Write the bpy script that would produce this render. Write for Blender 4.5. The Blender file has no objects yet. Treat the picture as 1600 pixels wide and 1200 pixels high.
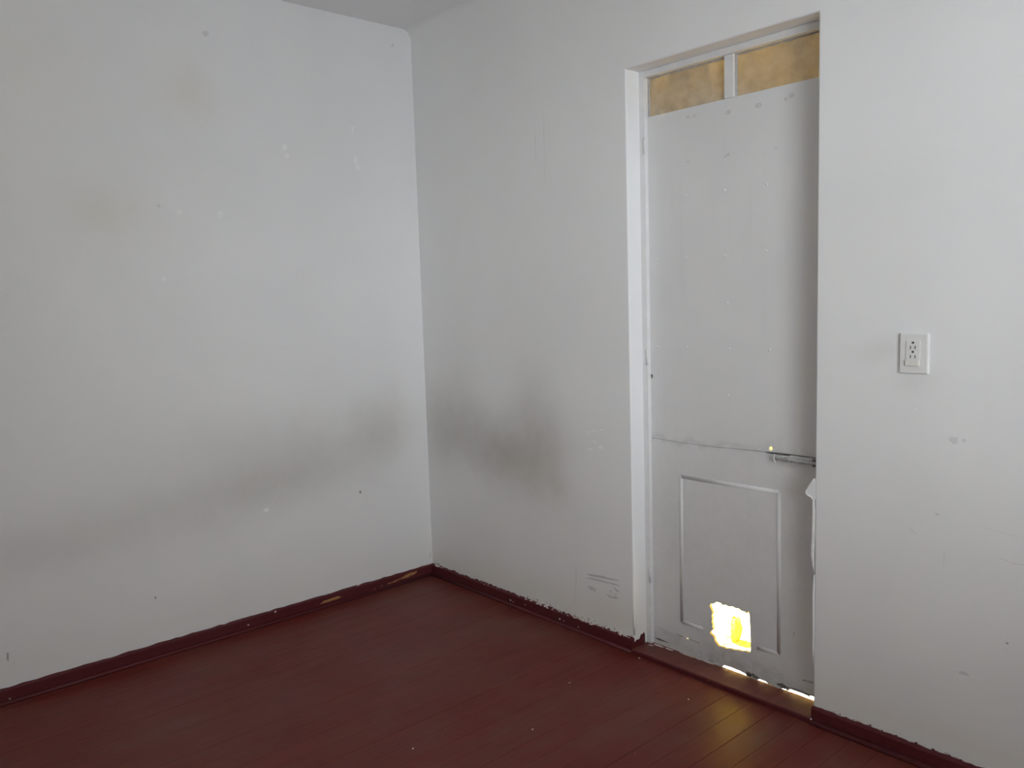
import bpy, bmesh, math, random
from mathutils import Vector, Matrix
random.seed(7)
S = bpy.context.scene
C = S.collection

# ------------------------------------------------------------------ camera
def camera():
    yaw, pit, rol, F = -0.84696, -0.10439, -0.03085, 1276.34
    f = Vector((math.sin(yaw)*math.cos(pit), math.cos(yaw)*math.cos(pit), math.sin(pit)))
    r = Vector((math.cos(yaw), -math.sin(yaw), 0)); u = r.cross(f)
    r2 = r*math.cos(rol)+u*math.sin(rol); u2 = -r*math.sin(rol)+u*math.cos(rol)
    cam = bpy.data.cameras.new('camera'); o = bpy.data.objects.new('camera', cam); C.objects.link(o)
    cam.sensor_fit = 'HORIZONTAL'; cam.sensor_width = 36; cam.lens = F/1600*36
    cam.clip_start = 0.02; cam.clip_end = 200
    m = Matrix((r2, u2, -f)).transposed().to_4x4(); m.translation = Vector((3.35941, -2.38515, 1.40))
    o.matrix_world = m
    S.camera = o
camera()

# ------------------------------------------------------------------ world, sun, daylight, exposure
W = bpy.data.worlds.new('sky'); S.world = W; W.use_nodes = True
bg = W.node_tree.nodes['Background']; bg.inputs[0].default_value = (0.80, 0.88, 1.0, 1); bg.inputs[1].default_value = 1.3

def sun():
    l = bpy.data.lights.new('sun', 'SUN'); l.energy = 52; l.angle = math.radians(0.6); l.color = (1.0, 0.93, 0.80)
    o = bpy.data.objects.new('sun', l); C.objects.link(o)
    o.rotation_euler = Vector((0.62, -0.004, -0.78)).to_track_quat('-Z', 'Y').to_euler(); o.location = (-3, 1, 5)
sun()

def daylight(loc, aim, sx, sy, power, col):
    """area lamp outside the right-hand window: its daylight, and an added ambient fill"""
    l = bpy.data.lights.new('window_daylight_and_fill', 'AREA'); l.shape = 'RECTANGLE'; l.size = sx; l.size_y = sy
    l.energy = power; l.color = col
    o = bpy.data.objects.new('window_daylight_and_fill', l); C.objects.link(o); o.location = loc
    o.rotation_euler = (Vector(aim)-Vector(loc)).to_track_quat('-Z', 'Y').to_euler()
# outside the window of the right-hand wall
daylight((9.0, -4.2, 2.0), (1.2, -0.6, 1.4), 3.4, 2.4, 300, (0.94, 0.975, 1.0))
daylight((4.06, -1.50, 1.60), (0.0, -1.35, 3.6), 1.4, 1.4, 21.5, (0.94, 0.975, 1.0))   # ambient fill added across the whole window, tipped up to brighten the ceiling

vs = S.view_settings
vs.view_transform = 'Standard'; vs.look = 'None'; vs.gamma = 1.0; vs.use_curve_mapping = False
vs.exposure = 0.0
S.cycles.max_bounces = 10; S.cycles.diffuse_bounces = 6

# ------------------------------------------------------------------ dimensions
XL, XR, ZT, H = 1.3415, 2.0907, 2.221, 2.698       # door opening left / right / top, ceiling height
RX, RY = 3.90, -3.20                               # room extent
WT = 0.125                                         # thickness of the back wall

# ------------------------------------------------------------------ node helpers
class NT:
    def __init__(s, name):
        s.m = bpy.data.materials.new(name); s.m.use_nodes = True
        s.t = s.m.node_tree; s.n = s.t.nodes; s.b = s.n['Principled BSDF']
    def node(s, typ, **kw):
        n = s.n.new(typ)
        for k, v in kw.items(): setattr(n, k, v)
        return n
    def link(s, a, b): s.t.links.new(a, b)
    def put(s, sock, v):
        if hasattr(v, 'node'): s.link(v, sock)
        else: sock.default_value = v
    def math(s, op, a, b=0.0, clamp=False):
        n = s.node('ShaderNodeMath', operation=op); n.use_clamp = clamp
        s.put(n.inputs[0], a); s.put(n.inputs[1], b); return n.outputs[0]
    def vmath(s, op, a, b=None):
        n = s.node('ShaderNodeVectorMath', operation=op); s.put(n.inputs[0], a)
        if b is not None: s.put(n.inputs[1], b)
        return n.outputs['Value'] if op in ('DOT_PRODUCT', 'LENGTH') else n.outputs['Vector']
    def pos(s): return s.node('ShaderNodeNewGeometry').outputs['Position']
    def noise(s, vec, scale, detail=3, rough=0.55, out='Fac'):
        n = s.node('ShaderNodeTexNoise'); s.put(n.inputs['Vector'], vec)
        n.inputs['Scale'].default_value = scale; n.inputs['Detail'].default_value = detail; n.inputs['Roughness'].default_value = rough
        return n.outputs[out]
    def ramp(s, fac, lo, hi, a=0.0, b=1.0):
        n = s.node('ShaderNodeMapRange'); n.clamp = True
        for k, v in zip(('Value', 'From Min', 'From Max', 'To Min', 'To Max'), (fac, lo, hi, a, b)): s.put(n.inputs[k], v)
        return n.outputs[0]
    def mix(s, fac, a, b):
        n = s.node('ShaderNodeMix', data_type='RGBA'); s.put(n.inputs[0], fac)
        s.put(n.inputs[6], a if hasattr(a, 'node') else (*a, 1)); s.put(n.inputs[7], b if hasattr(b, 'node') else (*b, 1))
        return n.outputs[2]
    def bump(s, h, strength, dist=0.002):
        n = s.node('ShaderNodeBump'); n.inputs['Strength'].default_value = strength; n.inputs['Distance'].default_value = dist
        s.put(n.inputs['Height'], h); s.link(n.outputs[0], s.b.inputs['Normal'])
    def done(s, col, rough, spec=0.5, metal=0.0):
        s.put(s.b.inputs['Base Color'], col if hasattr(col, 'node') else (*col, 1)); s.put(s.b.inputs['Roughness'], rough)
        s.b.inputs['Specular IOR Level'].default_value = spec; s.b.inputs['Metallic'].default_value = metal
        return s.m
    def blobs(s, p, lst):
        """sum of soft elliptic smudges: (centre, 1/radius per axis, strength)"""
        tot = None
        for c, r, k in lst:
            inv = tuple(1/a if a else 0 for a in r)
            d = s.vmath('MULTIPLY', s.vmath('SUBTRACT', p, c), inv)
            e = s.math('MULTIPLY', s.math('POWER', math.e, s.math('MULTIPLY', s.vmath('DOT_PRODUCT', d, d), -1.0)), k)
            tot = e if tot is None else s.math('ADD', tot, e)
        return tot

def simple(name, col, rough=0.6, spec=0.5, var=0.12, scale=30, bump=0.0, metal=0.0):
    t = NT(name); p = t.pos(); n = t.noise(p, scale)
    dark = tuple(c*(1-var) for c in col); lite = tuple(min(1, c*(1+var)) for c in col)
    c = t.mix(t.ramp(n, 0.3, 0.7), dark, lite)
    if bump: t.bump(n, bump)
    return t.done(c, rough, spec, metal)

WALL = (0.848, 0.858, 0.868)
def wall_mat(name, base=WALL, smudge=None, stain=None, beige=None, rough=0.55):
    t = NT(name); p = t.pos()
    big = t.noise(p, 1.3, 4); fine = t.noise(p, 55, 4)
    w = t.vmath('ADD', p, t.vmath('MULTIPLY', t.vmath('SUBTRACT', t.noise(p, 5.5, 4, out='Color'), (0.5, 0.5, 0.5)), (0.12, 0.12, 0.12)))
    c = t.mix(t.ramp(big, 0.3, 0.7), tuple(b*0.965 for b in base), tuple(min(1, b*1.02) for b in base))
    mott = t.ramp(t.noise(p, 9, 5, 0.65), 0.25, 0.75, 0.80, 1.10)
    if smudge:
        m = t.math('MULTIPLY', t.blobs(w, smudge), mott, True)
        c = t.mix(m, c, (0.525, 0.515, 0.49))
    if beige:
        c = t.mix(t.math('MULTIPLY', t.blobs(w, beige), mott, True), c, (0.79, 0.765, 0.69))
    if stain:
        c = t.mix(t.math('MULTIPLY', t.blobs(w, stain), mott, True), c, (0.53, 0.50, 0.44))
    t.bump(t.math('ADD', fine, t.math('MULTIPLY', t.noise(p, 14, 3), 1.5)), 0.10, 0.003)
    return t.done(c, rough, 0.35)

M = {}
M['wall_left'] = wall_mat('white_wall_paint_with_soot_smudges',
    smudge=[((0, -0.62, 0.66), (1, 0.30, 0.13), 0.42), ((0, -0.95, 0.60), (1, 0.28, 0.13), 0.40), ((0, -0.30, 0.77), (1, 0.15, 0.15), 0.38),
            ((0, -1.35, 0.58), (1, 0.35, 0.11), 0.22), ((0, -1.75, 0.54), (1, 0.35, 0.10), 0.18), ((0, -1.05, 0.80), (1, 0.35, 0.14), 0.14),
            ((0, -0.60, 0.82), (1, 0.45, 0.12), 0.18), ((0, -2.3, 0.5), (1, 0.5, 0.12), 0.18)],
    stain=[((0, -0.22, 0.79), (1, 0.09, 0.12), 0.20), ((0, -0.19, 0.94), (1, 0.06, 0.08), 0.10)],
    beige=[((0, -1.105, 2.255), (1, 0.105, 0.105), 0.60), ((0, -1.438, 1.775), (1, 0.13, 0.10), 0.60), ((0, -1.66, 2.28), (1, 0.16, 0.16), 0.2),
           ((0, -1.5, 0.11), (1, 1.6, 0.09), 0.25)])
M['wall_back'] = wall_mat('white_wall_paint_with_dark_smudges',
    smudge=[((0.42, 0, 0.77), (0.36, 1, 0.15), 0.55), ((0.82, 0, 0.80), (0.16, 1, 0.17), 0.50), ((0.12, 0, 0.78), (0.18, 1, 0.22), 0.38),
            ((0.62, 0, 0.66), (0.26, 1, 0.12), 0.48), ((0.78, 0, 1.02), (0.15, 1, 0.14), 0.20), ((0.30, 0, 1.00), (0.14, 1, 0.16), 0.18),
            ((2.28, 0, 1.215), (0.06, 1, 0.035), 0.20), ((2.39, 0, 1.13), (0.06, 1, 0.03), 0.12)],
    stain=[((0.80, 0, 0.62), (0.16, 1, 0.13), 0.34), ((0.57, 0, 0.70), (0.12, 1, 0.08), 0.24), ((0.92, 0, 0.70), (0.06, 1, 0.14), 0.2)],
    beige=[((0.6, 0, 0.10), (0.9, 1, 0.07), 0.55), ((2.4, 0, 0.10), (0.6, 1, 0.06), 0.45), ((1.2, 0, 0.14), (0.2, 1, 0.1), 0.3)])
M['wall'] = wall_mat('plain_white_wall_paint')
M['ceiling'] = wall_mat('white_ceiling_paint', (0.88, 0.88, 0.885), rough=0.8)
M['plaster'] = simple('pale_bare_plaster', (0.74, 0.73, 0.71), 0.8, 0.2, 0.08, 60, 0.2)
M['flake'] = simple('cream_plaster_flakes', (0.66, 0.57, 0.53), 0.85, 0.2, 0.2, 120, 0.3)
M['filler'] = simple('white_wall_filler', (0.905, 0.91, 0.92), 0.7, 0.2, 0.04, 60)
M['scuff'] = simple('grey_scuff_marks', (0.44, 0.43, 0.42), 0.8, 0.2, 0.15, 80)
M['scuff_faint'] = simple('faint_scuff_marks', (0.735, 0.735, 0.74), 0.8, 0.2, 0.05, 80)
M['pencil'] = simple('graphite_pencil_marks', (0.60, 0.59, 0.59), 0.6, 0.3, 0.15, 90)
M['bare_wood'] = simple('bare_wood_under_chipped_paint', (0.44, 0.22, 0.09), 0.7, 0.3, 0.25, 70, 0.2)
M['dark'] = simple('dark_recess', (0.10, 0.10, 0.10), 0.7, 0.2, 0.3)

def door_mat():
    t = NT('pale_grey_door_enamel'); p = t.pos()
    c = t.mix(t.ramp(t.noise(p, 2.2, 4), 0.3, 0.7), (0.725, 0.73, 0.74), (0.78, 0.785, 0.79))
    streak = t.noise(t.vmath('MULTIPLY', p, (18, 1, 1.5)), 1.0, 3)
    c = t.mix(t.ramp(streak, 0.55, 0.8, 0, 0.12), c, (0.56, 0.55, 0.53))
    w = t.vmath('ADD', p, t.vmath('MULTIPLY', t.vmath('SUBTRACT', t.noise(p, 14, 4, out='Color'), (0.5, 0.5, 0.5)), (0.1, 0.1, 0.1)))
    dirt = t.blobs(w, [((1.96, 0.09, 0.84), (0.09, 9, 0.04), 0.35), ((1.7, 0.09, 0.03), (0.6, 9, 0.05), 0.38), ((1.72, 0.09, 0.10), (0.16, 9, 0.10), 0.22),
                       ((1.5, 0.09, 0.45), (0.9, 9, 0.42), 0.13), ((1.60, 0.09, 0.845), (0.35, 9, 0.012), 0.2)])
    c = t.mix(t.math('MULTIPLY', dirt, t.ramp(t.noise(p, 30, 5, 0.7), 0.3, 0.7, 0.4, 1.1), True), c, (0.22, 0.205, 0.185))
    t.bump(t.math('ADD', t.noise(p, 40, 3), t.math('MULTIPLY', t.noise(p, 5, 2), 3)), 0.10, 0.003)
    return t.done(c, t.ramp(t.noise(p, 20), 0.3, 0.7, 0.55, 0.70), 0.3)
M['door'] = door_mat()
M['frame'] = simple('white_frame_enamel', (0.76, 0.765, 0.77), 0.45, 0.4, 0.04, 20, 0.05)
M['bolt'] = simple('grey_painted_steel_bolt', (0.58, 0.58, 0.575), 0.5, 0.4, 0.22, 160, 0.1)
M['rust'] = simple('dark_rusty_metal', (0.20, 0.19, 0.175), 0.8, 0.3, 0.4, 140)
M['rust_faint'] = simple('faint_rust_specks', (0.63, 0.62, 0.61), 0.8, 0.3, 0.08, 140)
M['torn'] = simple('torn_fibreboard_edge', (0.50, 0.36, 0.14), 0.9, 0.1, 0.3, 90, 0.3)

def glass_mat():
    t = NT('dusty_amber_transom_glass'); p = t.pos()
    out = t.n['Material Output']
    tr = t.node('ShaderNodeBsdfTransparent'); gl = t.node('ShaderNodeBsdfGlossy'); df = t.node('ShaderNodeBsdfDiffuse')
    g = t.noise(t.vmath('MULTIPLY', p, (22, 1, 7)), 1.0, 5, 0.6)
    tr_c = t.mix(t.ramp(g, 0.25, 0.75), (0.36, 0.32, 0.25), (0.66, 0.57, 0.44)); t.link(tr_c, tr.inputs[0])
    df_c = t.mix(t.ramp(t.noise(p, 25, 4), 0.3, 0.7), (0.50, 0.45, 0.36), (0.70, 0.63, 0.51)); t.link(df_c, df.inputs[0])
    gl.inputs['Roughness'].default_value = 0.25; gl.inputs[0].default_value = (0.9, 0.9, 0.9, 1)
    dust = t.ramp(t.noise(p, 3.5, 5, 0.6), 0.3, 0.7, 0.40, 0.75)
    m1 = t.node('ShaderNodeMixShader'); t.link(dust, m1.inputs[0]); t.link(tr.outputs[0], m1.inputs[1]); t.link(df.outputs[0], m1.inputs[2])
    m2 = t.node('ShaderNodeMixShader'); m2.inputs[0].default_value = 0.05; t.link(m1.outputs[0], m2.inputs[1]); t.link(gl.outputs[0], m2.inputs[2])
    t.link(m2.outputs[0], out.inputs[0]); t.n.remove(t.b); return t.m
M['glass'] = glass_mat()
def clear_mat():
    t = NT('clear_window_glass'); out = t.n['Material Output']
    tr = t.node('ShaderNodeBsdfTransparent'); gl = t.node('ShaderNodeBsdfGlossy'); gl.inputs['Roughness'].default_value = 0.02
    m = t.node('ShaderNodeMixShader'); m.inputs[0].default_value = 0.06; t.link(tr.outputs[0], m.inputs[1]); t.link(gl.outputs[0], m.inputs[2])
    t.link(m.outputs[0], out.inputs[0]); t.n.remove(t.b); return t.m
M['clear'] = clear_mat()

def floor_mat(name, base, dusty, rough=(0.30, 0.48), dust_amt=0.75):
    t = NT(name); p = t.pos()
    rnd = t.node('ShaderNodeObjectInfo').outputs['Random']
    grain = t.noise(t.vmath('MULTIPLY', p, (30, 1.2, 30)), 1.5, 5, 0.6)
    c = t.mix(t.ramp(grain, 0.3, 0.7), tuple(b*0.86 for b in base), tuple(b*1.14 for b in base))
    c = t.mix(t.ramp(rnd, 0, 1, 0, 0.22), c, tuple(b*0.72 for b in base))
    big = t.noise(p, 1.7, 5, 0.6); mid = t.noise(t.vmath('MULTIPLY', p, (9, 3, 9)), 1.0, 5, 0.65)
    dust = t.math('MULTIPLY', t.ramp(big, 0.42, 0.68), t.ramp(mid, 0.3, 0.75), True)
    c = t.mix(t.math('MULTIPLY', dust, dust_amt), c, dusty)
    speck = t.ramp(t.noise(p, 75, 2, 0.4), 0.74, 0.80)
    c = t.mix(t.math('MULTIPLY', speck, 0.35), c, (0.30, 0.20, 0.16))
    t.bump(t.math('ADD', grain, t.math('MULTIPLY', t.noise(p, 7, 3), 1.5)), 0.12, 0.003)
    return t.done(c, t.ramp(mid, 0.25, 0.75, rough[0], rough[1]), 0.16)
M['floor'] = floor_mat('oxblood_painted_floorboards', (0.145, 0.025, 0.019), (0.17, 0.095, 0.075))
M['base'] = floor_mat('maroon_painted_baseboard', (0.105, 0.020, 0.024), (0.13, 0.06, 0.06), (0.32, 0.45), 0.35)
M['threshold'] = floor_mat('worn_red_threshold_paint', (0.165, 0.052, 0.042), (0.22, 0.13, 0.10), (0.35, 0.5), 0.8)
M['under'] = simple('dark_subfloor', (0.07, 0.016, 0.013), 0.9, 0.1)

def earth_mat():
    t = NT('sunlit_ochre_yard_earth'); p = t.pos()
    c = t.mix(t.ramp(t.noise(p, 16, 5, 0.65), 0.38, 0.58), (0.55, 0.46, 0.06), (0.80, 0.75, 0.36))
    t.bump(t.noise(p, 20, 5), 0.5, 0.02); return t.done(c, 0.95, 0.1)
M['earth'] = earth_mat()
M['ochre_wall'] = simple('ochre_yard_plaster', (0.84, 0.70, 0.28), 0.9, 0.1, 0.12, 2.5, 0.2)
M['clod'] = simple('yellow_dry_earth', (0.50, 0.44, 0.07), 0.95, 0.05, 0.25, 40, 0.3)
M['step'] = simple('pale_concrete_doorstep', (0.66, 0.66, 0.68), 0.9, 0.2, 0.06, 30, 0.2)
M['plastic'] = simple('white_socket_plastic', (0.80, 0.80, 0.79), 0.45, 0.3, 0.02, 20)
M['plastic2'] = simple('ivory_button_plastic', (0.82, 0.81, 0.76), 0.35, 0.5, 0.02, 20)

# ------------------------------------------------------------------ mesh helpers
def obj(name, bm, mat, parent=None, smooth=False, mats=None):
    me = bpy.data.meshes.new(name); bmesh.ops.recalc_face_normals(bm, faces=bm.faces); bm.to_mesh(me); bm.free()
    for m in (mats or [mat]): me.materials.append(m)
    if smooth:
        for p in me.polygons: p.use_smooth = True
    o = bpy.data.objects.new(name, me); C.objects.link(o)
    if parent: o.parent = parent
    return o
def tag(o, label, cat, kind=None, group=None):
    o['label'] = label; o['category'] = cat
    if kind: o['kind'] = kind
    if group: o['group'] = group
    return o
def box(bm, a, b, bev=0.0, seg=2):
    a = Vector(a); b = Vector(b)
    vs_ = bmesh.ops.create_cube(bm, size=1)['verts']
    for v in vs_: v.co = Vector([(a[i]+b[i])/2+v.co[i]*(b[i]-a[i]) for i in range(3)])
    if bev:
        es = {e for v in vs_ for e in v.link_edges}
        bmesh.ops.bevel(bm, geom=list(es), offset=bev, segments=seg, affect='EDGES', profile=0.5)
    return bm
def nbox(a, b, bev=0.0, seg=2): return box(bmesh.new(), a, b, bev, seg)
def plate(outline, holes, place, depth):
    """flat plate from 2-D loops (scan-filled with its holes), place(u,v,d) -> world, extruded by depth. side faces of holes get slot 1"""
    bm = bmesh.new(); edges = []; hv = set()
    for i, loop in enumerate([outline]+list(holes)):
        vv = [bm.verts.new(place(u, v, 0)) for u, v in loop]
        if i: hv |= set(vv)
        edges += [bm.edges.new((vv[k], vv[(k+1) % len(vv)])) for k in range(len(vv))]
    bmesh.ops.triangle_fill(bm, edges=edges, use_beauty=True, use_dissolve=False)
    d = Vector(place(0, 0, depth))-Vector(place(0, 0, 0))
    r = bmesh.ops.extrude_face_region(bm, geom=list(bm.faces))
    nv = [g for g in r['geom'] if isinstance(g, bmesh.types.BMVert)]
    bmesh.ops.translate(bm, verts=nv, vec=d)
    return bm, hv
def tube(bm, pts, r, n=8, cap=True):
    pts = [Vector(p) for p in pts]; rings = []
    rr = r if isinstance(r, (list, tuple)) else [r]*len(pts)
    for i, p in enumerate(pts):
        t = (pts[min(i+1, len(pts)-1)]-pts[max(i-1, 0)]).normalized()
        a = Vector((0, 0, 1)) if abs(t.z) < 0.9 else Vector((0, 1, 0))
        x = t.cross(a).normalized(); y = t.cross(x)
        rings.append([bm.verts.new(p+rr[i]*(math.cos(2*math.pi*k/n)*x+math.sin(2*math.pi*k/n)*y)) for k in range(n)])
    for A, B in zip(rings, rings[1:]):
        for k in range(n): bm.faces.new((A[k], A[(k+1) % n], B[(k+1) % n], B[k]))
    if cap: bm.faces.new(rings[0]); bm.faces.new(rings[-1])
    return bm

# placement on a wall face: u along the wall, v = height, d = how far it stands out into the room
PL = lambda u, v, d: (d, u, v)          # left wall (u = y)
PB = lambda u, v, d: (u, -d, v)         # back wall (u = x)
PD = lambda u, v, d: (u, 0.0915-d, v)   # face of the door leaf
def blob(u, v, ru, rv, n=12, jag=0.25):
    return [(u+ru*math.cos(a)*j, v+rv*math.sin(a)*j) for a, j in
            ((2*math.pi*k/n, 1+random.uniform(-jag, jag)) for k in range(n))]
def mark(name, parent, place, u, v, ru, rv, mat, th=0.0006, jag=0.25, n=12, off=0.0):
    bm, _ = plate(blob(u, v, ru, rv, n, jag), [], lambda a, b, d: place(a, b, d+off-0.0002), th+0.0002)
    return obj(name, bm, M[mat], parent)
def stroke(name, parent, place, pts, w, mat, th=0.0005):
    up, dn = [], []
    for i, (u, v) in enumerate(pts):
        a = pts[max(i-1, 0)]; b = pts[min(i+1, len(pts)-1)]
        dx, dy = b[0]-a[0], b[1]-a[1]; L = math.hypot(dx, dy); nx, ny = -dy/L, dx/L
        ww = w*random.uniform(0.6, 1.2)*(0.4 if i in (0, len(pts)-1) else 1)
        up.append((u+nx*ww/2, v+ny*ww/2)); dn.append((u-nx*ww/2, v-ny*ww/2))
    bm, _ = plate(up+dn[::-1], [], lambda a, b, d: place(a, b, d-0.0002), th+0.0002)
    return obj(name, bm, M[mat], parent)

# ------------------------------------------------------------------ room shell
def build_wall_back():
    bm, _ = plate([(-0.15, -0.05), (XL, -0.05), (XL, ZT), (XR, ZT), (XR, -0.05), (RX+0.12, -0.05), (RX+0.12, H+0.1), (-0.15, H+0.1)], [],
                  lambda u, v, d: (u, d, v), WT)
    bmesh.ops.remove_doubles(bm, verts=bm.verts, dist=1e-5)
    es = [e for e in bm.edges if len(e.link_faces) == 2 and all(abs(v.co.y) < 1e-5 and XL-0.01 < v.co.x < XR+0.01 and v.co.z > -0.06 for v in e.verts)
          and abs(e.link_faces[0].normal.dot(e.link_faces[1].normal)) < 0.5 and e.verts[0].co.z+e.verts[1].co.z > 0]
    bmesh.ops.bevel(bm, geom=es, offset=0.006, segments=3, affect='EDGES', profile=0.5)
    o = obj('wall_back', bm, M['wall_back'])
    return tag(o, 'smudged off-white wall with the doorway and the socket', 'wall', 'structure')
wb = build_wall_back()
wl = tag(obj('wall_left', nbox((-0.15, RY-0.15, -0.05), (0, 0, H+0.1)), M['wall_left']), 'off-white wall left of the corner with a long grey smudge', 'wall', 'structure')
tag(obj('wall_front', nbox((0, RY-0.15, -0.05), (RX, RY, H+0.1)), M['wall']), 'plain white wall behind the viewer', 'wall', 'structure')
WY0, WY1, WZ0, WZ1 = -2.20, -0.80, 0.90, 2.30
def build_wall_right():
    bm = bmesh.new(); x0, x1 = RX, RX+0.15
    bm, _ = plate([(RY-0.15, -0.05), (0, -0.05), (0, H+0.1), (RY-0.15, H+0.1)], [[(WY0, WZ0), (WY1, WZ0), (WY1, WZ1), (WY0, WZ1)]],
                  lambda u, v, d: (RX+d, u, v), 0.12)
    return tag(obj('wall_right', bm, M['wall']), 'white wall to the right with the daylight window', 'wall', 'structure')
build_wall_right()
def build_window():
    e = bpy.data.objects.new('window_1', None); C.objects.link(e); e.location = (RX, (WY0+WY1)/2, WZ0)
    e['kind'] = 'structure'; e['label'] = 'white framed two-pane window in the right-hand wall'; e['category'] = 'window'
    def part(name, a, b, mat, parent=e):
        c = Vector(e.location); o = obj(name, nbox(Vector(a)-c, Vector(b)-c, 0.003 if mat != 'clear' else 0), M[mat], parent); return o
    x0, x1 = RX+0.04, RX+0.09
    part('window_frame', (x0, WY0, WZ0), (x1, WY0+0.04, WZ1), 'frame'); part('window_frame', (x0, WY1-0.04, WZ0), (x1, WY1, WZ1), 'frame')
    part('window_frame', (x0, WY0+0.04, WZ0), (x1, WY1-0.04, WZ0+0.04), 'frame'); part('window_frame', (x0, WY0+0.04, WZ1-0.04), (x1, WY1-0.04, WZ1), 'frame')
    ym = (WY0+WY1)/2
    part('mullion', (x0, ym-0.02, WZ0+0.04), (x1, ym+0.02, WZ1-0.04), 'frame')
    part('pane', (x0+0.02, WY0+0.04, WZ0+0.04), (x0+0.024, ym-0.02, WZ1-0.04), 'clear'); part('pane', (x0+0.02, ym+0.02, WZ0+0.04), (x0+0.024, WY1-0.04, WZ1-0.04), 'clear')
build_window()
ce = tag(obj('ceiling', nbox((0, RY, H), (RX, 0, H+0.1)), M['ceiling']), 'white painted ceiling above the corner', 'ceiling', 'structure')
def build_cove():
    r = 0.05; bm = bmesh.new(); n = 14; A, B = [], []
    prof = [(-r*(1-math.sin(math.pi/2*k/n)), H-r*(1-math.cos(math.pi/2*k/n))) for k in range(n+1)]
    for x, L in ((0.0, A), (RX, B)):
        for y, z in prof: L.append(bm.verts.new((x, y, z)))
    for i in range(n): bm.faces.new((A[i], A[i+1], B[i+1], B[i]))
    return obj('cove', bm, M['wall_back'], wb, True)
build_cove()

# floor: sub-floor slab with one board after another, boards run towards the door wall
fl = tag(obj('floor', nbox((0, RY, -0.06), (RX, 0.0, -0.018)), M['under']), 'dark red painted plank floor', 'floor', 'structure')
def build_planks():
    w = 0.0875; me = None; x = 1.793-w*21; i = 0
    while x < RX-0.001:
        a, b = max(x, 0.0), min(x+w, RX)
        if b-a > 0.01:
            full = b-a > w-1e-6
            if full and me is not None:
                o = bpy.data.objects.new('plank', me); C.objects.link(o); o.parent = fl
            else:
                o = obj('plank', nbox((0.0003, RY, -0.018), (b-a-0.0003, 0.0, 0.0), 0.0009, 1), M['floor'], fl)
                if full: me = o.data
            o.location = (a, 0, random.uniform(-0.0006, 0.0)); i += 1
        x += w
build_planks()

# baseboards: a board with an uneven painted top edge and a rounded shoe moulding
def ragged_board(n, length, place, hb, th, jag, seed):
    rnd = random.Random(seed); bm = bmesh.new(); rows = []
    for k in range(n+1):
        u = length[0]+(length[1]-length[0])*k/n
        dz = rnd.uniform(-jag, jag) if 0 < k < n else 0
        prof = [(0.0, 0.0), (th, 0.0), (th, hb-0.007), (th-0.003, hb-0.002), (th-0.008, hb+dz*0.3), (0.0, hb+dz)]
        rows.append([bm.verts.new(place(u, v, d)) for d, v in prof])
    m = len(rows[0])
    for A, B in zip(rows, rows[1:]):
        for i in range(m): bm.faces.new((A[i], A[(i+1) % m], B[(i+1) % m], B[i]))
    bm.faces.new(rows[0]); bm.faces.new(rows[-1]); return bm
def shoe(length, place, r, th):
    bm = bmesh.new(); rows = []
    for u in length:
        prof = [(th, 0.0)]+[(th+r*math.cos(a), r*1.1*math.sin(a)) for a in [math.pi/2*k/6 for k in range(7)]]
        rows.append([bm.verts.new(place(u, v, d)) for d, v in prof])
    m = len(rows[0])
    for i in range(m): bm.faces.new((rows[0][i], rows[0][(i+1) % m], rows[1][(i+1) % m], rows[1][i]))
    bm.faces.new(rows[0]); bm.faces.new(rows[1]); return bm
TH = 0.014
bl = tag(obj('baseboard_left', ragged_board(140, (RY, 0.0), PL, 0.055, TH, 0.0022, 1), M['base']), 'maroon baseboard along the left wall with chipped bare wood', 'baseboard', 'structure')
obj('shoe_moulding', shoe((RY, -TH), PL, 0.011, TH), M['base'], bl, True)
bb = tag(obj('baseboard_back', ragged_board(130, (TH, XL), PB, 0.055, TH, 0.0045, 2), M['base']), 'flaking maroon baseboard between the corner and the door', 'baseboard', 'structure')
obj('shoe_moulding', shoe((TH+0.011, XL), PB, 0.011, TH), M['base'], bb, True)
br = tag(obj('baseboard_right', ragged_board(130, (XR, RX), PB, 0.055, TH, 0.002, 3), M['base']), 'maroon baseboard under the socket right of the door', 'baseboard', 'structure')
obj('shoe_moulding', shoe((XR, RX), PB, 0.013, TH), M['base'], br, True)

# chips of bare wood and crumbs of plaster on the baseboards
def chip(parent, place, u, v, ru, rv, mat, off, name='bare_wood_patch', tilt=0.0, jag=0.3, n=14):
    pts = [(u+(a-u), b+(a-u)*tilt) for a, b in blob(u, v, ru, rv, n, jag)]
    bm, _ = plate(pts, [], lambda a, b, d: place(a, b, d+off-0.0003), 0.0009)
    return obj(name, bm, M[mat], parent)
SL = TH+0.0005
chip(bl, PL, -0.60, 0.027, 0.052, 0.0065, 'bare_wood', SL, tilt=0.03)
chip(bl, PL, -0.155, 0.035, 0.042, 0.0085, 'bare_wood', SL, tilt=0.10)
chip(bl, PL, -0.235, 0.026, 0.040, 0.0028, 'bare_wood', SL, tilt=0.12)
for u, v, a, b in [(-0.275, 0.022, 0.007, 0.0025), (-0.32, 0.021, 0.005, 0.002), (-0.36, 0.018, 0.004, 0.002)]: chip(bl, PL, u, v, a, b, 'bare_wood', SL)
for u, v, a in [(-1.01, 0.050, 0.006), (-1.0, 0.025, 0.004), (-0.873, 0.048, 0.005), (-0.447, 0.053, 0.006), (-0.595, 0.052, 0.004), (-0.655, 0.05, 0.0035), (-1.03, 0.052, 0.004), (-1.9, 0.015, 0.003), (-0.52, 0.052, 0.003)]:
    chip(bl, PL, u, v, a, a*0.8, 'flake', TH-0.0055 if v > 0.049 else SL, 'plaster_flake')
rnd = random.Random(11)
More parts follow.
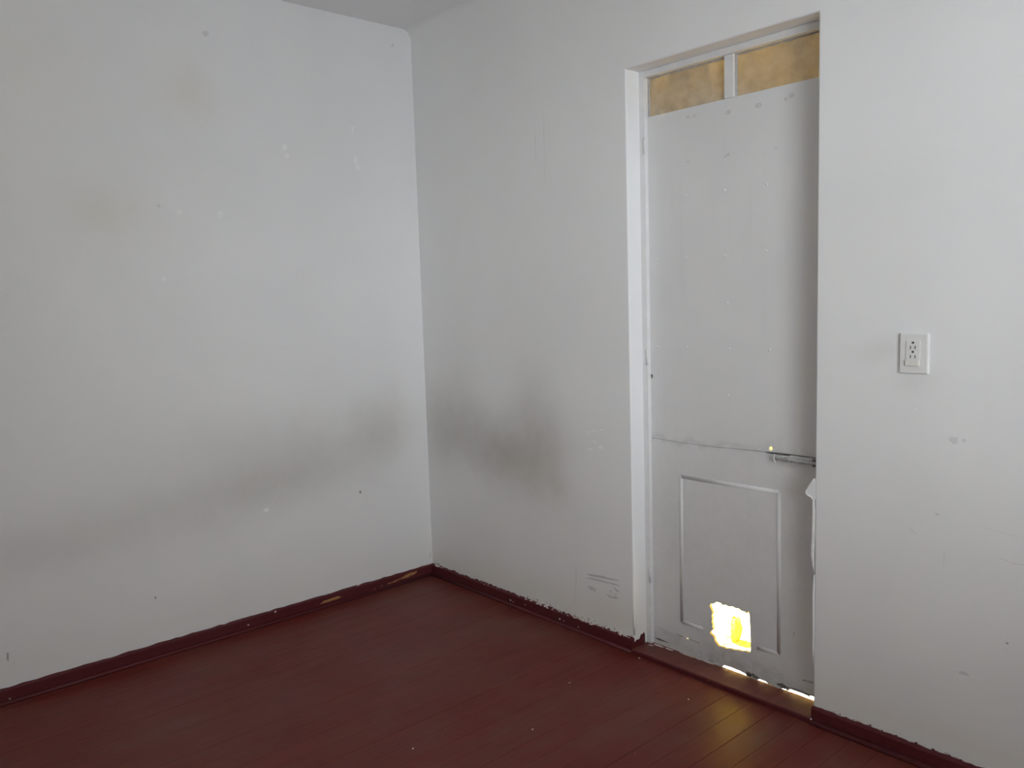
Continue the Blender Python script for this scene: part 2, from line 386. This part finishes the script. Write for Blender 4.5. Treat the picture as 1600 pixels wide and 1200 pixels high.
# flaking line where wall and baseboard paint meet
def lump(name, parent, x, y, z, a, mat):
    bm = bmesh.new(); bmesh.ops.create_icosphere(bm, subdivisions=1, radius=a)
    for v in bm.verts: v.co = Vector((v.co.x*rnd.uniform(0.8, 1.6), v.co.y*rnd.uniform(0.5, 0.9), v.co.z*rnd.uniform(0.3, 0.6)))
    o = obj(name, bm, M[mat], parent); o.location = (x, y, z); return o
for u0, u1, n, sz in [(0.02, 0.10, 7, 0.008), (0.40, 0.44, 2, 0.003), (0.66, 0.86, 26, 0.0065), (0.86, 1.04, 8, 0.004), (1.02, 1.16, 18, 0.0065), (1.16, 1.33, 16, 0.005), (0.45, 0.66, 4, 0.003)]:
    for k in range(n):
        u = rnd.uniform(u0, u1); a = sz*rnd.uniform(0.5, 1.2)
        lump('plaster_flake', bb, u, -rnd.uniform(0.002, 0.013), 0.0540+rnd.uniform(-0.002, 0.002), a*1.15, 'flake')
        if k % 5 == 0: mark('paint_chip', bb, PB, u+rnd.uniform(-.02, .02), 0.060+rnd.uniform(0, 0.006), a*0.6, a*0.3, 'base', 0.0012, 0.4, 8)
for u, v, a in [(0.085, 0.05, 0.007), (0.842, 0.049, 0.0065), (0.83, 0.051, 0.004), (0.62, 0.024, 0.005), (0.64, 0.022, 0.003), (0.94, 0.025, 0.005), (0.965, 0.024, 0.003), (1.05, 0.022, 0.003), (1.13, 0.048, 0.006), (0.72, 0.030, 0.003), (1.25, 0.05, 0.004)]:
    chip(bb, PB, u, v, a, a*0.7, 'flake', SL if v < 0.046 else TH-0.004, 'plaster_flake')
for k in range(24):
    u = rnd.uniform(XR+0.03, 2.62); a = rnd.uniform(0.002, 0.005)
    mark('paint_chip', br, PB, u, 0.057+rnd.uniform(-0.001, 0.003), a, a*0.5, 'base' if k % 2 else 'flake', 0.0012, 0.35, 8)
chip(br, PB, 2.098, 0.020, 0.0035, 0.0035, 'flake', 0.0265, 'plaster_flake', n=8)

# crumbs on the floor
for x, y, r, lab in [(1.392, -0.032, 0.0036, 'tiny plaster crumb against the left end of the threshold'), (1.72, -0.165, 0.0034, 'tiny plaster crumb on the floor in front of the torn door hole'),
                     (1.342, -0.367, 0.0026, 'tiny plaster crumb on the boards left of the door, nearest the baseboard'), (1.484, -0.684, 0.0034, 'tiny pale crumb in the middle of the red floor'),
                     (1.302, -1.03, 0.0034, 'tiny pale crumb nearest the bottom edge of the floor, left of centre')]:
    bm = bmesh.new(); bmesh.ops.create_icosphere(bm, subdivisions=1, radius=r)
    for v in bm.verts: v.co = Vector((v.co.x*random.uniform(.8, 1.5), v.co.y*random.uniform(.8, 1.3), max(v.co.z, -r*0.3)*0.6+r*0.18))
    o = obj('plaster_crumb', bm, M['flake']); o.location = (x, y, 0)
    tag(o, lab, 'crumb', group='plaster crumbs on the floor')

# threshold
def build_threshold():
    bm = bmesh.new()
    prof = [(-0.021, -0.017), (-0.021, 0.012), (-0.0195, 0.0155), (-0.016, 0.0172), (0.03, 0.018), (0.097, 0.018), (0.097, -0.05), (0.0, -0.05), (0.0, -0.017)]
    rows = []; n = 40
    for k in range(n+1):
        x = XL+0.001+(XR-XL-0.002)*k/n; rows.append([bm.verts.new((x, y, z+random.uniform(-0.0005, 0.0005)*(z > 0))) for y, z in prof])
    m = len(prof)
    for A, B in zip(rows, rows[1:]):
        for i in range(m): bm.faces.new((A[i], A[(i+1) % m], B[(i+1) % m], B[i]))
    bm.faces.new(rows[0]); bm.faces.new(rows[-1])
    o = tag(obj('trim_1', bm, None, mats=[M['threshold'], M['base']]), 'worn red wooden threshold under the door', 'threshold', 'structure')
    for p in o.data.polygons:
        if p.center.y < -0.0175: p.material_index = 1
    # scraped pale line along the door foot
    PT = lambda u, v, d: (u, v, 0.018+d)
    for u, v, a, b in [(1.40, 0.078, 0.028, 0.006), (1.45, 0.080, 0.02, 0.004), (1.53, 0.086, 0.035, 0.003), (1.58, 0.088, 0.025, 0.0025), (1.62, 0.088, 0.03, 0.0025), (1.375, 0.06, 0.01, 0.004)]:
        bm, _ = plate(blob(u, v, a, b, 14, 0.3), [], lambda p, q, d: PT(p, q, d-0.0002), 0.0010); obj('scraped_patch', bm, M['flake'], o)
    return o
build_threshold()

# painted foot of the left jamb, and the torn paint lip on the right jamb
def jamb_details():
    bm, _ = plate([(-0.001, 0.0), (0.010, 0.017), (0.064, 0.017), (0.064, 0.050), (0.058, 0.064), (0.048, 0.058), (0.040, 0.060), (0.030, 0.044), (0.022, 0.044), (0.012, 0.046), (0.004, 0.040), (-0.001, 0.042)], [],
                  lambda u, v, d: (XL-0.0002+d, u, v), 0.0012)
    obj('red_paint_patch', bm, M['base'], wb)
    # thin flap of torn paint that sticks out past the right edge of the opening
    pts = [(XR+0.004, 0.806), (2.083, 0.797), (2.072, 0.778), (2.060, 0.763), (2.059, 0.756), (2.066, 0.748), (2.078, 0.744), (XR+0.004, 0.734)]
    bm, _ = plate(pts, [], lambda u, v, d: (u, 0.001+d, v), 0.003)
    f = obj('paint_flap', bm, M['wall_back'], wb)
    rim = [(2.0885, 0.0, 0.804), (2.080, 0.0, 0.793), (2.070, 0.0, 0.776), (2.0595, 0.0, 0.762), (2.059, 0.0, 0.755), (2.066, 0.0, 0.747), (2.078, 0.0, 0.743), (2.083, 0.0, 0.735)]
    obj('flap_rim', tube(bmesh.new(), rim, 0.0028, 8), M['plaster'], f, True)
    lip = [(2.0848+dx, 0.002, z) for z, dx in [(0.738, 0), (0.70, 0.001), (0.66, 0.0005), (0.62, 0.0), (0.58, -0.0015), (0.55, -0.002), (0.52, 0.001), (0.50, 0.003)]]
    obj('plaster_lip', tube(bmesh.new(), lip, [0.003, 0.005, 0.0055, 0.006, 0.0065, 0.006, 0.004, 0.002], 8), M['plaster'], wb, True)
    lip = [(2.0885+dx, 0.003, z) for z, dx in [(0.49, 0.001), (0.42, -0.001), (0.36, -0.001), (0.30, 0.0), (0.24, -0.001), (0.18, 0.001)]]
    obj('plaster_lip', tube(bmesh.new(), lip, [0.002, 0.004, 0.0045, 0.004, 0.004, 0.001], 8), M['wall_back'], wb, True)
    lip = [(XL-0.001+dx, 0.0, z) for z, dx in [(0.17, 0.0), (0.12, 0.001), (0.07, 0.002)]]
    obj('plaster_lip', tube(bmesh.new(), lip, [0.001, 0.004, 0.003], 8), M['plaster'], wb, True)
jamb_details()

# ------------------------------------------------------------------ wall marks
for u, v, a in [(-1.242, 1.804, 0.007), (-1.008, 2.501, 0.012), (-0.107, 2.611, 0.008)]: mark('scuff_mark', wl, PL, u, v, a, a*0.9, 'scuff_faint')
for u, v, a, b in [(-0.404, 0.502, 0.0065, 0.008)]: mark('nail_hole', wl, PL, u, v, a, b, 'scuff')
for u, v, a, b in [(-1.892, 0.167, 0.004, 0.018), (-1.369, 0.244, 0.004, 0.005)]: mark('scuff_mark', wl, PL, u, v, a, b, 'scuff')
for u, v, a, b in [(-0.69, 2.083, 0.010, 0.014), (-0.684, 2.046, 0.014, 0.010), (-0.338, 2.059, 0.008, 0.018), (-0.326, 2.025, 0.013, 0.014), (-0.347, 2.194, 0.006, 0.016), (-0.994, 1.78, 0.011, 0.014), (-1.164, 1.785, 0.010, 0.010), (-1.243, 1.519, 0.010, 0.012), (-0.879, 0.509, 0.012, 0.010)]:
    mark('filler_patch', wl, PL, u, v, a, b, 'filler')
for u, v, a, b in [(1.113, 0.854, 0.008, 0.003), (1.15, 0.862, 0.02, 0.002), (1.189, 0.869, 0.012, 0.003), (1.125, 0.784, 0.012, 0.005), (1.181, 0.799, 0.010, 0.007), (1.147, 0.818, 0.009, 0.004), (2.392, 1.05, 0.004, 0.004)]:
    mark('filler_patch', wb, PB, u, v, a, b, 'filler')
for u, v, a, b in [(2.496, 0.974, 0.013, 0.011), (2.541, 0.314, 0.014, 0.006), (2.459, 0.757, 0.008, 0.004), (2.524, 0.975, 0.006, 0.005)]: mark('scuff_mark', wb, PB, u, v, a, b, 'scuff_faint')
mark('nail_hole', wb, PB, 2.645, 0.434, 0.003, 0.003, 'scuff')
stroke('scratch', wb, PB, [(2.612, 0.672), (2.628, 0.664), (2.65, 0.659), (2.70, 0.660), (2.76, 0.664)], 0.0035, 'scuff_faint')
stroke('scratch', wb, PB, [(2.57, 0.744), (2.60, 0.738), (2.64, 0.733), (2.68, 0.735)], 0.0025, 'scuff_faint')
stroke('scratch', wb, PB, [(2.385, 0.704), (2.392, 0.696), (2.408, 0.688)], 0.003, 'scuff_faint')
stroke('scratch', wb, PB, [(2.478, 0.66), (2.480, 0.63), (2.479, 0.61)], 0.0022, 'scuff_faint')
stroke('scratch', wb, PB, [(0.908, 2.14), (0.905, 2.06), (0.907, 1.99), (0.904, 1.92), (0.905, 1.855)], 0.003, 'scuff_faint')
stroke('scratch', wb, PB, [(0.851, 2.12), (0.853, 2.03), (0.855, 1.94)], 0.0025, 'scuff_faint')
stroke('scratch', wb, PB, [(0.935, 2.13), (0.937, 2.05), (0.935, 1.98)], 0.002, 'scuff_faint')
# pencil strokes near the door foot: two ruled lines and a few scribbles
stroke('pencil_mark', wb, PB, [(1.092, 0.256), (1.125, 0.259), (1.17, 0.264), (1.22, 0.267), (1.266, 0.272)], 0.009, 'pencil')
stroke('pencil_mark', wb, PB, [(1.090, 0.240), (1.14, 0.245), (1.19, 0.247), (1.24, 0.250), (1.272, 0.252)], 0.008, 'pencil')
for pts in ([(1.098, 0.208), (1.115, 0.205), (1.134, 0.204), (1.145, 0.200)], [(1.102, 0.200), (1.12, 0.197), (1.142, 0.194)], [(1.240, 0.238), (1.247, 0.231), (1.258, 0.227), (1.268, 0.226)],
            [(1.226, 0.222), (1.220, 0.212), (1.228, 0.207)], [(1.198, 0.198), (1.215, 0.194), (1.232, 0.193), (1.248, 0.196), (1.264, 0.199)], [(1.236, 0.205), (1.248, 0.207), (1.256, 0.212)]):
    stroke('pencil_mark', wb, PB, pts, 0.008, 'pencil')
stroke('scratch', wb, PB, [(1.031, 0.285), (1.029, 0.23), (1.027, 0.17), (1.025, 0.105)], 0.005, 'scuff_faint')
mark('scuff_mark', wl, PL, -0.012, 0.10, 0.006, 0.016, 'scuff_faint')

# ------------------------------------------------------------------ the door
def build_door():
    root = bpy.data.objects.new('door_1', None); C.objects.link(root); root.location = (0, 0, 0)
    tag(root, 'narrow pale grey door with two amber transom panes and a torn hole', 'door', 'structure')
    fr = obj('door_frame', nbox((XL, 0.074, 0.018), (1.366, 0.118, ZT), 0.0012), M['frame'], root)
    obj('door_frame', nbox((2.066, 0.074, 0.018), (XR, 0.118, ZT), 0.003), M['frame'], root)
    obj('frame_head', nbox((1.366, 0.074, 2.197), (2.066, 0.118, ZT), 0.003), M['frame'], root)
    obj('mullion', nbox((1.7055, 0.084, 2.056), (1.7405, 0.118, 2.197), 0.0006), M['frame'], root)
    obj('transom_rail', nbox((1.366, 0.1035, 2.03), (2.066, 0.118, 2.056), 0.001), M['frame'], root)
    for a, b in ((1.366, 1.7055), (1.7405, 2.066)):
        p = obj('pane', nbox((a, 0.102, 2.056), (b, 0.106, 2.197)), M['glass'], root)
        # thin dark glazing bead round each pane; wide side strips imitate mullion shade
        bm = bmesh.new(); rr = random.Random(int(a*100))
        n = 16; top = [(a+(b-a)*k/n, 0.1005, 2.1945+rr.uniform(-0.002, 0.001)) for k in range(n+1)]
        tube(bm, top, [rr.uniform(0.0015, 0.0045) for _ in top], 6)
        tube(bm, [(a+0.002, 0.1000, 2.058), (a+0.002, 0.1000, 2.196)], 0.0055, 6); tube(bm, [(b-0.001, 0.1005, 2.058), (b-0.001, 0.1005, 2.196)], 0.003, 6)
        obj('putty_and_shade', bm, M['scuff'], p)
    # upper sheet with the peep hole at its lower edge
    ell = [(1.880+0.0062*math.cos(2*math.pi*k/14), 0.8625+0.0085*math.sin(2*math.pi*k/14)) for k in range(14)]
    low = [(1.352, 0.846), (1.45, 0.843), (1.56, 0.842), (1.66, 0.843), (1.76, 0.847), (1.852, 0.8505), (1.90, 0.852), (1.955, 0.853), (2.078, 0.852)]
    P2 = lambda y0: (lambda u, v, d: (u, y0+d, v))
    bm, _ = plate(low+[(2.078, 2.056), (1.352, 2.056)], [ell], P2(0.0915), 0.012)
    up = obj('upper_panel', bm, M['door'], root)
    rr = random.Random(4)
    for u, v, a in [(1.55, 2.022, 0.008), (1.577, 2.021, 0.007), (1.717, 2.009, 0.011), (1.832, 2.01, 0.011), (1.932, 2.011, 0.008), (1.952, 2.019, 0.010), (1.716, 1.868, 0.006), (1.704, 1.864, 0.006), (1.898, 1.863, 0.005), (1.548, 1.868, 0.004)]:
        mark('screw_stain', up, PD, u, v, a, a*0.8, 'rust_faint')
    for u, v in [(1.40, 1.53), (1.535, 1.528), (1.70, 1.524), (1.862, 1.532), (1.40, 1.2), (1.535, 1.20), (1.717, 1.20), (1.875, 1.20), (1.711, 1.036), (1.71, 1.36), (1.535, 1.75), (1.70, 1.75), (1.862, 1.75)]:
        bm = bmesh.new(); bmesh.ops.create_uvsphere(bm, u_segments=10, v_segments=6, radius=0.0052)
        for w in bm.verts: w.co = Vector((w.co.x, w.co.y*0.35, w.co.z))
        o = obj('rivet', bm, M['door'], up, True); o.location = (u, 0.0915, v)
    mark('rust_spot', up, PD, 1.372, 1.086, 0.005, 0.009, 'rust')
    # lower sheet: torn square hole, pin hole, uneven foot
    hole = [(1.630, 0.240), (1.636, 0.251), (1.647, 0.252), (1.658, 0.262), (1.675, 0.264), (1.686, 0.258), (1.700, 0.262), (1.713, 0.259), (1.727, 0.264), (1.740, 0.261), (1.754, 0.263), (1.767, 0.258), (1.779, 0.258), (1.788, 0.254), (1.794, 0.266), (1.798, 0.252),
            (1.801, 0.206), (1.803, 0.159), (1.803, 0.121), (1.800, 0.112), (1.793, 0.110), (1.780, 0.111), (1.767, 0.106), (1.750, 0.105), (1.734, 0.101), (1.716, 0.100), (1.699, 0.095), (1.684, 0.097), (1.672, 0.094), (1.662, 0.100), (1.655, 0.106), (1.651, 0.115), (1.649, 0.124), (1.639, 0.130), (1.630, 0.134), (1.636, 0.145), (1.646, 0.153), (1.641, 0.162), (1.643, 0.171), (1.638, 0.180), (1.642, 0.192), (1.638, 0.204), (1.643, 0.216), (1.637, 0.228)]
    pin = [(1.529+0.0045*math.cos(2*math.pi*k/8), 0.083+0.004*math.sin(2*math.pi*k/8)) for k in range(8)]
    pin2 = [(1.519+0.002*math.cos(2*math.pi*k/8), 0.085+0.003*math.sin(2*math.pi*k/8)) for k in range(8)]
    foot = [(1.352, 0.0185), (1.50, 0.0185), (1.60, 0.019), (1.683, 0.0195), (1.690, 0.029), (1.72, 0.031), (1.760, 0.0295), (1.782, 0.026), (1.786, 0.0215), (1.80, 0.0195), (1.83, 0.0195), (1.838, 0.0255), (1.862, 0.0255), (1.872, 0.0215), (1.90, 0.0195), (1.925, 0.0195), (1.931, 0.025), (1.940, 0.025), (1.944, 0.021), (1.950, 0.022), (1.956, 0.030), (2.00, 0.031), (2.025, 0.029), (2.027, 0.0245), (2.030, 0.034), (2.078, 0.034)]
    topl = [(2.078, 0.849), (1.955, 0.849), (1.945, 0.845), (1.90, 0.8435), (1.860, 0.845), (1.852, 0.8490), (1.76, 0.8459), (1.66, 0.8420), (1.56, 0.8410), (1.45, 0.8420), (1.352, 0.8450)]
    bm, hv = plate(foot+topl, [hole, pin, pin2], P2(0.0905), 0.012)
    lo = obj('lower_panel', bm, M['door'], root, mats=[M['door'], M['torn']])
    for p in lo.data.polygons:
        c = p.center
        if abs(p.normal.y) < 0.3 and 1.62 < c.x < 1.81 and 0.088 < c.z < 0.275: p.material_index = 1
    PDL = lambda u, v, d: (u, 0.0905-d, v)
    # bead moulding
    def bead(a, b, name='bead_moulding'):
        bm = bmesh.new(); w = 0.0075; A = Vector((a[0], 0.0905, a[1])); B = Vector((b[0], 0.0905, b[1])); t = (B-A).normalized(); nrm = t.cross(Vector((0, 1, 0)))
        ra, rb = [], []
        for k in range(9):
            an = math.pi*k/8; off = nrm*w*math.cos(an)+Vector((0, -1, 0))*0.0032*math.sin(an)
            mit = w*math.cos(an)
            ra.append(bm.verts.new(A+off)); rb.append(bm.verts.new(B+off))
        for k in range(8): bm.faces.new((ra[k], ra[k+1], rb[k+1], rb[k]))
        bm.faces.new(ra); bm.faces.new(rb)
        return obj(name, bm, M['door'], lo, True)
    bead((1.506, 0.712), (1.912, 0.716)); bead((1.504, 0.143), (1.506, 0.716)); bead((1.912, 0.716), (1.915, 0.143))
    bead((1.504, 0.143), (1.600, 0.141)); bead((1.830, 0.141), (1.915, 0.143))
    # seam over the bottom rail, key slot, grime
    stroke('grime_line', lo, PDL, [(1.361, 0.088), (1.40, 0.087), (1.45, 0.0845), (1.48, 0.083), (1.51, 0.0835)], 0.0035, 'rust_faint', 0.0008)
    stroke('grime_line', lo, PDL, [(1.475, 0.085), (1.495, 0.0835), (1.515, 0.085)], 0.008, 'scuff', 0.0009)
    stroke('grime_line', lo, PDL, [(1.538, 0.084), (1.56, 0.083), (1.58, 0.082), (1.588, 0.086)], 0.005, 'scuff', 0.0008)
    stroke('rust_slot', lo, PDL, [(1.374, 0.0395), (1.39, 0.039), (1.41, 0.0385), (1.435, 0.0385)], 0.0085, 'rust', 0.001)
    for u, v, a, b, m in [(1.795, 0.030, 0.010, 0.010, 'rust'), (1.815, 0.030, 0.020, 0.008, 'rust'), (1.925, 0.032, 0.018, 0.007, 'rust'), (1.945, 0.031, 0.012, 0.006, 'rust'), (1.64, 0.030, 0.016, 0.007, 'scuff'), (1.662, 0.027, 0.010, 0.004, 'rust_faint'), (2.015, 0.080, 0.012, 0.003, 'scuff'), (2.035, 0.082, 0.012, 0.003, 'scuff'), (1.93, 0.075, 0.016, 0.006, 'rust_faint'), (1.895, 0.074, 0.008, 0.003, 'rust_faint'), (1.97, 0.23, 0.004, 0.010, 'rust_faint')]:
        mark('rust_spot', lo, PDL, u, v, a, b, m, 0.0008, 0.4)
    stroke('grime_line', lo, PDL, [(1.96, 0.037), (1.99, 0.037), (2.02, 0.036), (2.06, 0.037)], 0.006, 'rust', 0.0008)
    # middle rail behind the seam
    obj('middle_rail', nbox((1.366, 0.1036, 0.800), (2.066, 0.118, 0.8535), 0.001), M['rust'], root)
    # barrel bolt
    bt = obj('bolt', nbox((1.903, 0.086, 0.8265), (2.030, 0.0905, 0.8415), 0.001), M['bolt'], root)
    obj('rod', tube(bmesh.new(), [(1.909, 0.081, 0.834), (2.058, 0.081, 0.835)], 0.0046, 10), M['bolt'], bt, True)
    for x in (1.918, 1.952, 1.995):
        bm = bmesh.new(); pts = [(x, 0.0885-0.0115*math.sin(math.pi*k/8), 0.834-0.0075*math.cos(math.pi*k/8)) for k in range(9)]
        tube(bm, pts, 0.0022, 6); obj('staple', bm, M['bolt'], bt, True)
    bm = bmesh.new(); tube(bm, [(1.906+0.010*math.cos(a)*0.5, 0.077-0.003*math.sin(a), 0.834+0.0135*math.sin(a)) for a in [math.pi*0.5+math.pi*k/10 for k in range(11)]], 0.0024, 6)
    obj('handle', bm, M['frame'], bt, True)
    obj('keeper', nbox((2.036, 0.083, 0.822), (2.056, 0.0905, 0.848), 0.001), M['rust'], bt)
    mark('rust_spot', bt, lambda u, v, d: (u, 0.086-d, v), 1.962, 0.833, 0.008, 0.006, 'rust'); mark('rust_spot', bt, lambda u, v, d: (u, 0.086-d, v), 1.938, 0.835, 0.006, 0.006, 'rust')
    # hinges on the left stile
    for z in (1.16, 0.30, 1.95):
        obj('hinge', tube(bmesh.new(), [(1.3655, 0.0725, z-0.03), (1.3655, 0.0725, z+0.03)], 0.004, 8), M['frame'], root, True)
    return root
build_door()

# ------------------------------------------------------------------ wall socket
def build_socket():
    root = bpy.data.objects.new('wall_socket', None); C.objects.link(root); root.location = (2.3875, 0, 1.21)
    tag(root, 'white wall socket plate with two outlets and a button, right of the door', 'socket')
    def p(name, a, b, mat, bev=0.001, parent=root, seg=2): return obj(name, nbox(a, b, bev, seg), M[mat], parent)
    # dished cover plate: tapered towards the front
    bm = nbox((-0.042, -0.0085, -0.0575), (0.042, 0.0, 0.0575))
    for v in bm.verts:
        if v.co.y < -0.005: v.co.x *= 0.90; v.co.z *= 0.97
    bmesh.ops.bevel(bm, geom=list(bm.edges), offset=0.0015, segments=2, affect='EDGES')
    obj('cover_plate', bm, M['plastic'], root)
    def module(z0, z1):
        m = p('outlet_module', (-0.0205, -0.0105, z0), (0.0185, -0.008, z1), 'plastic', 0.0006); zc = (z0+z1)/2
        bm = bmesh.new(); bmesh.ops.create_cone(bm, cap_ends=True, segments=12, radius1=0.0034, radius2=0.0034, depth=0.0008, matrix=Matrix.Translation((-0.001, -0.0107, zc+0.0075)) @ Matrix.Rotation(math.pi/2, 4, 'X'))
        obj('ground_hole', bm, M['dark'], m)
        for dx in (-0.0075, 0.0055): p('slot', (dx-0.0012, -0.0111, zc-0.0105), (dx+0.0012, -0.0103, zc-0.0015), 'dark', 0, m)
    module(0.0105, 0.0365); module(-0.0150, 0.0100)
    p('button', (-0.0210, -0.0140, -0.0345), (0.0175, -0.008, -0.0160), 'plastic2', 0.0015)
build_socket()

# ------------------------------------------------------------------ sunlit yard seen through the hole and the panes
tag(obj('yard_ground', nbox((-6, WT, -0.30), (12, 2.6, -0.035)), M['earth']), 'sunlit ochre earth of the yard behind the door', 'ground', 'structure')
tag(obj('wall_yard', nbox((-6, 2.6, -0.30), (12, 2.8, 3.4)), M['ochre_wall']), 'ochre plastered yard wall seen through the transom panes', 'wall', 'structure')
st = tag(obj('doorstep', nbox((1.25, WT, -0.034), (2.35, 0.30, -0.012), 0.004), M['step']), 'pale concrete step outside the door foot', 'step', 'structure')
def clod(x, y, sx, sy, sz, seed):
    rn = random.Random(seed); bm = bmesh.new(); bmesh.ops.create_icosphere(bm, subdivisions=3, radius=1)
    for v in bm.verts:
        k = rn.uniform(0.9, 1.1); z = v.co.z
        v.co = Vector((v.co.x*sx*k+0.6*sx*(1-z*z), v.co.y*sy*k, z*sz*k))     # a hollow-backed, leaning lump
    o = obj('earth_clod', bm, M['clod']); o.location = (x, y, -0.035+sz*0.85); return o
tag(clod(1.512, 0.43, 0.020, 0.03, 0.055, 3), 'yellow clod of dry earth seen through the torn hole', 'clod')
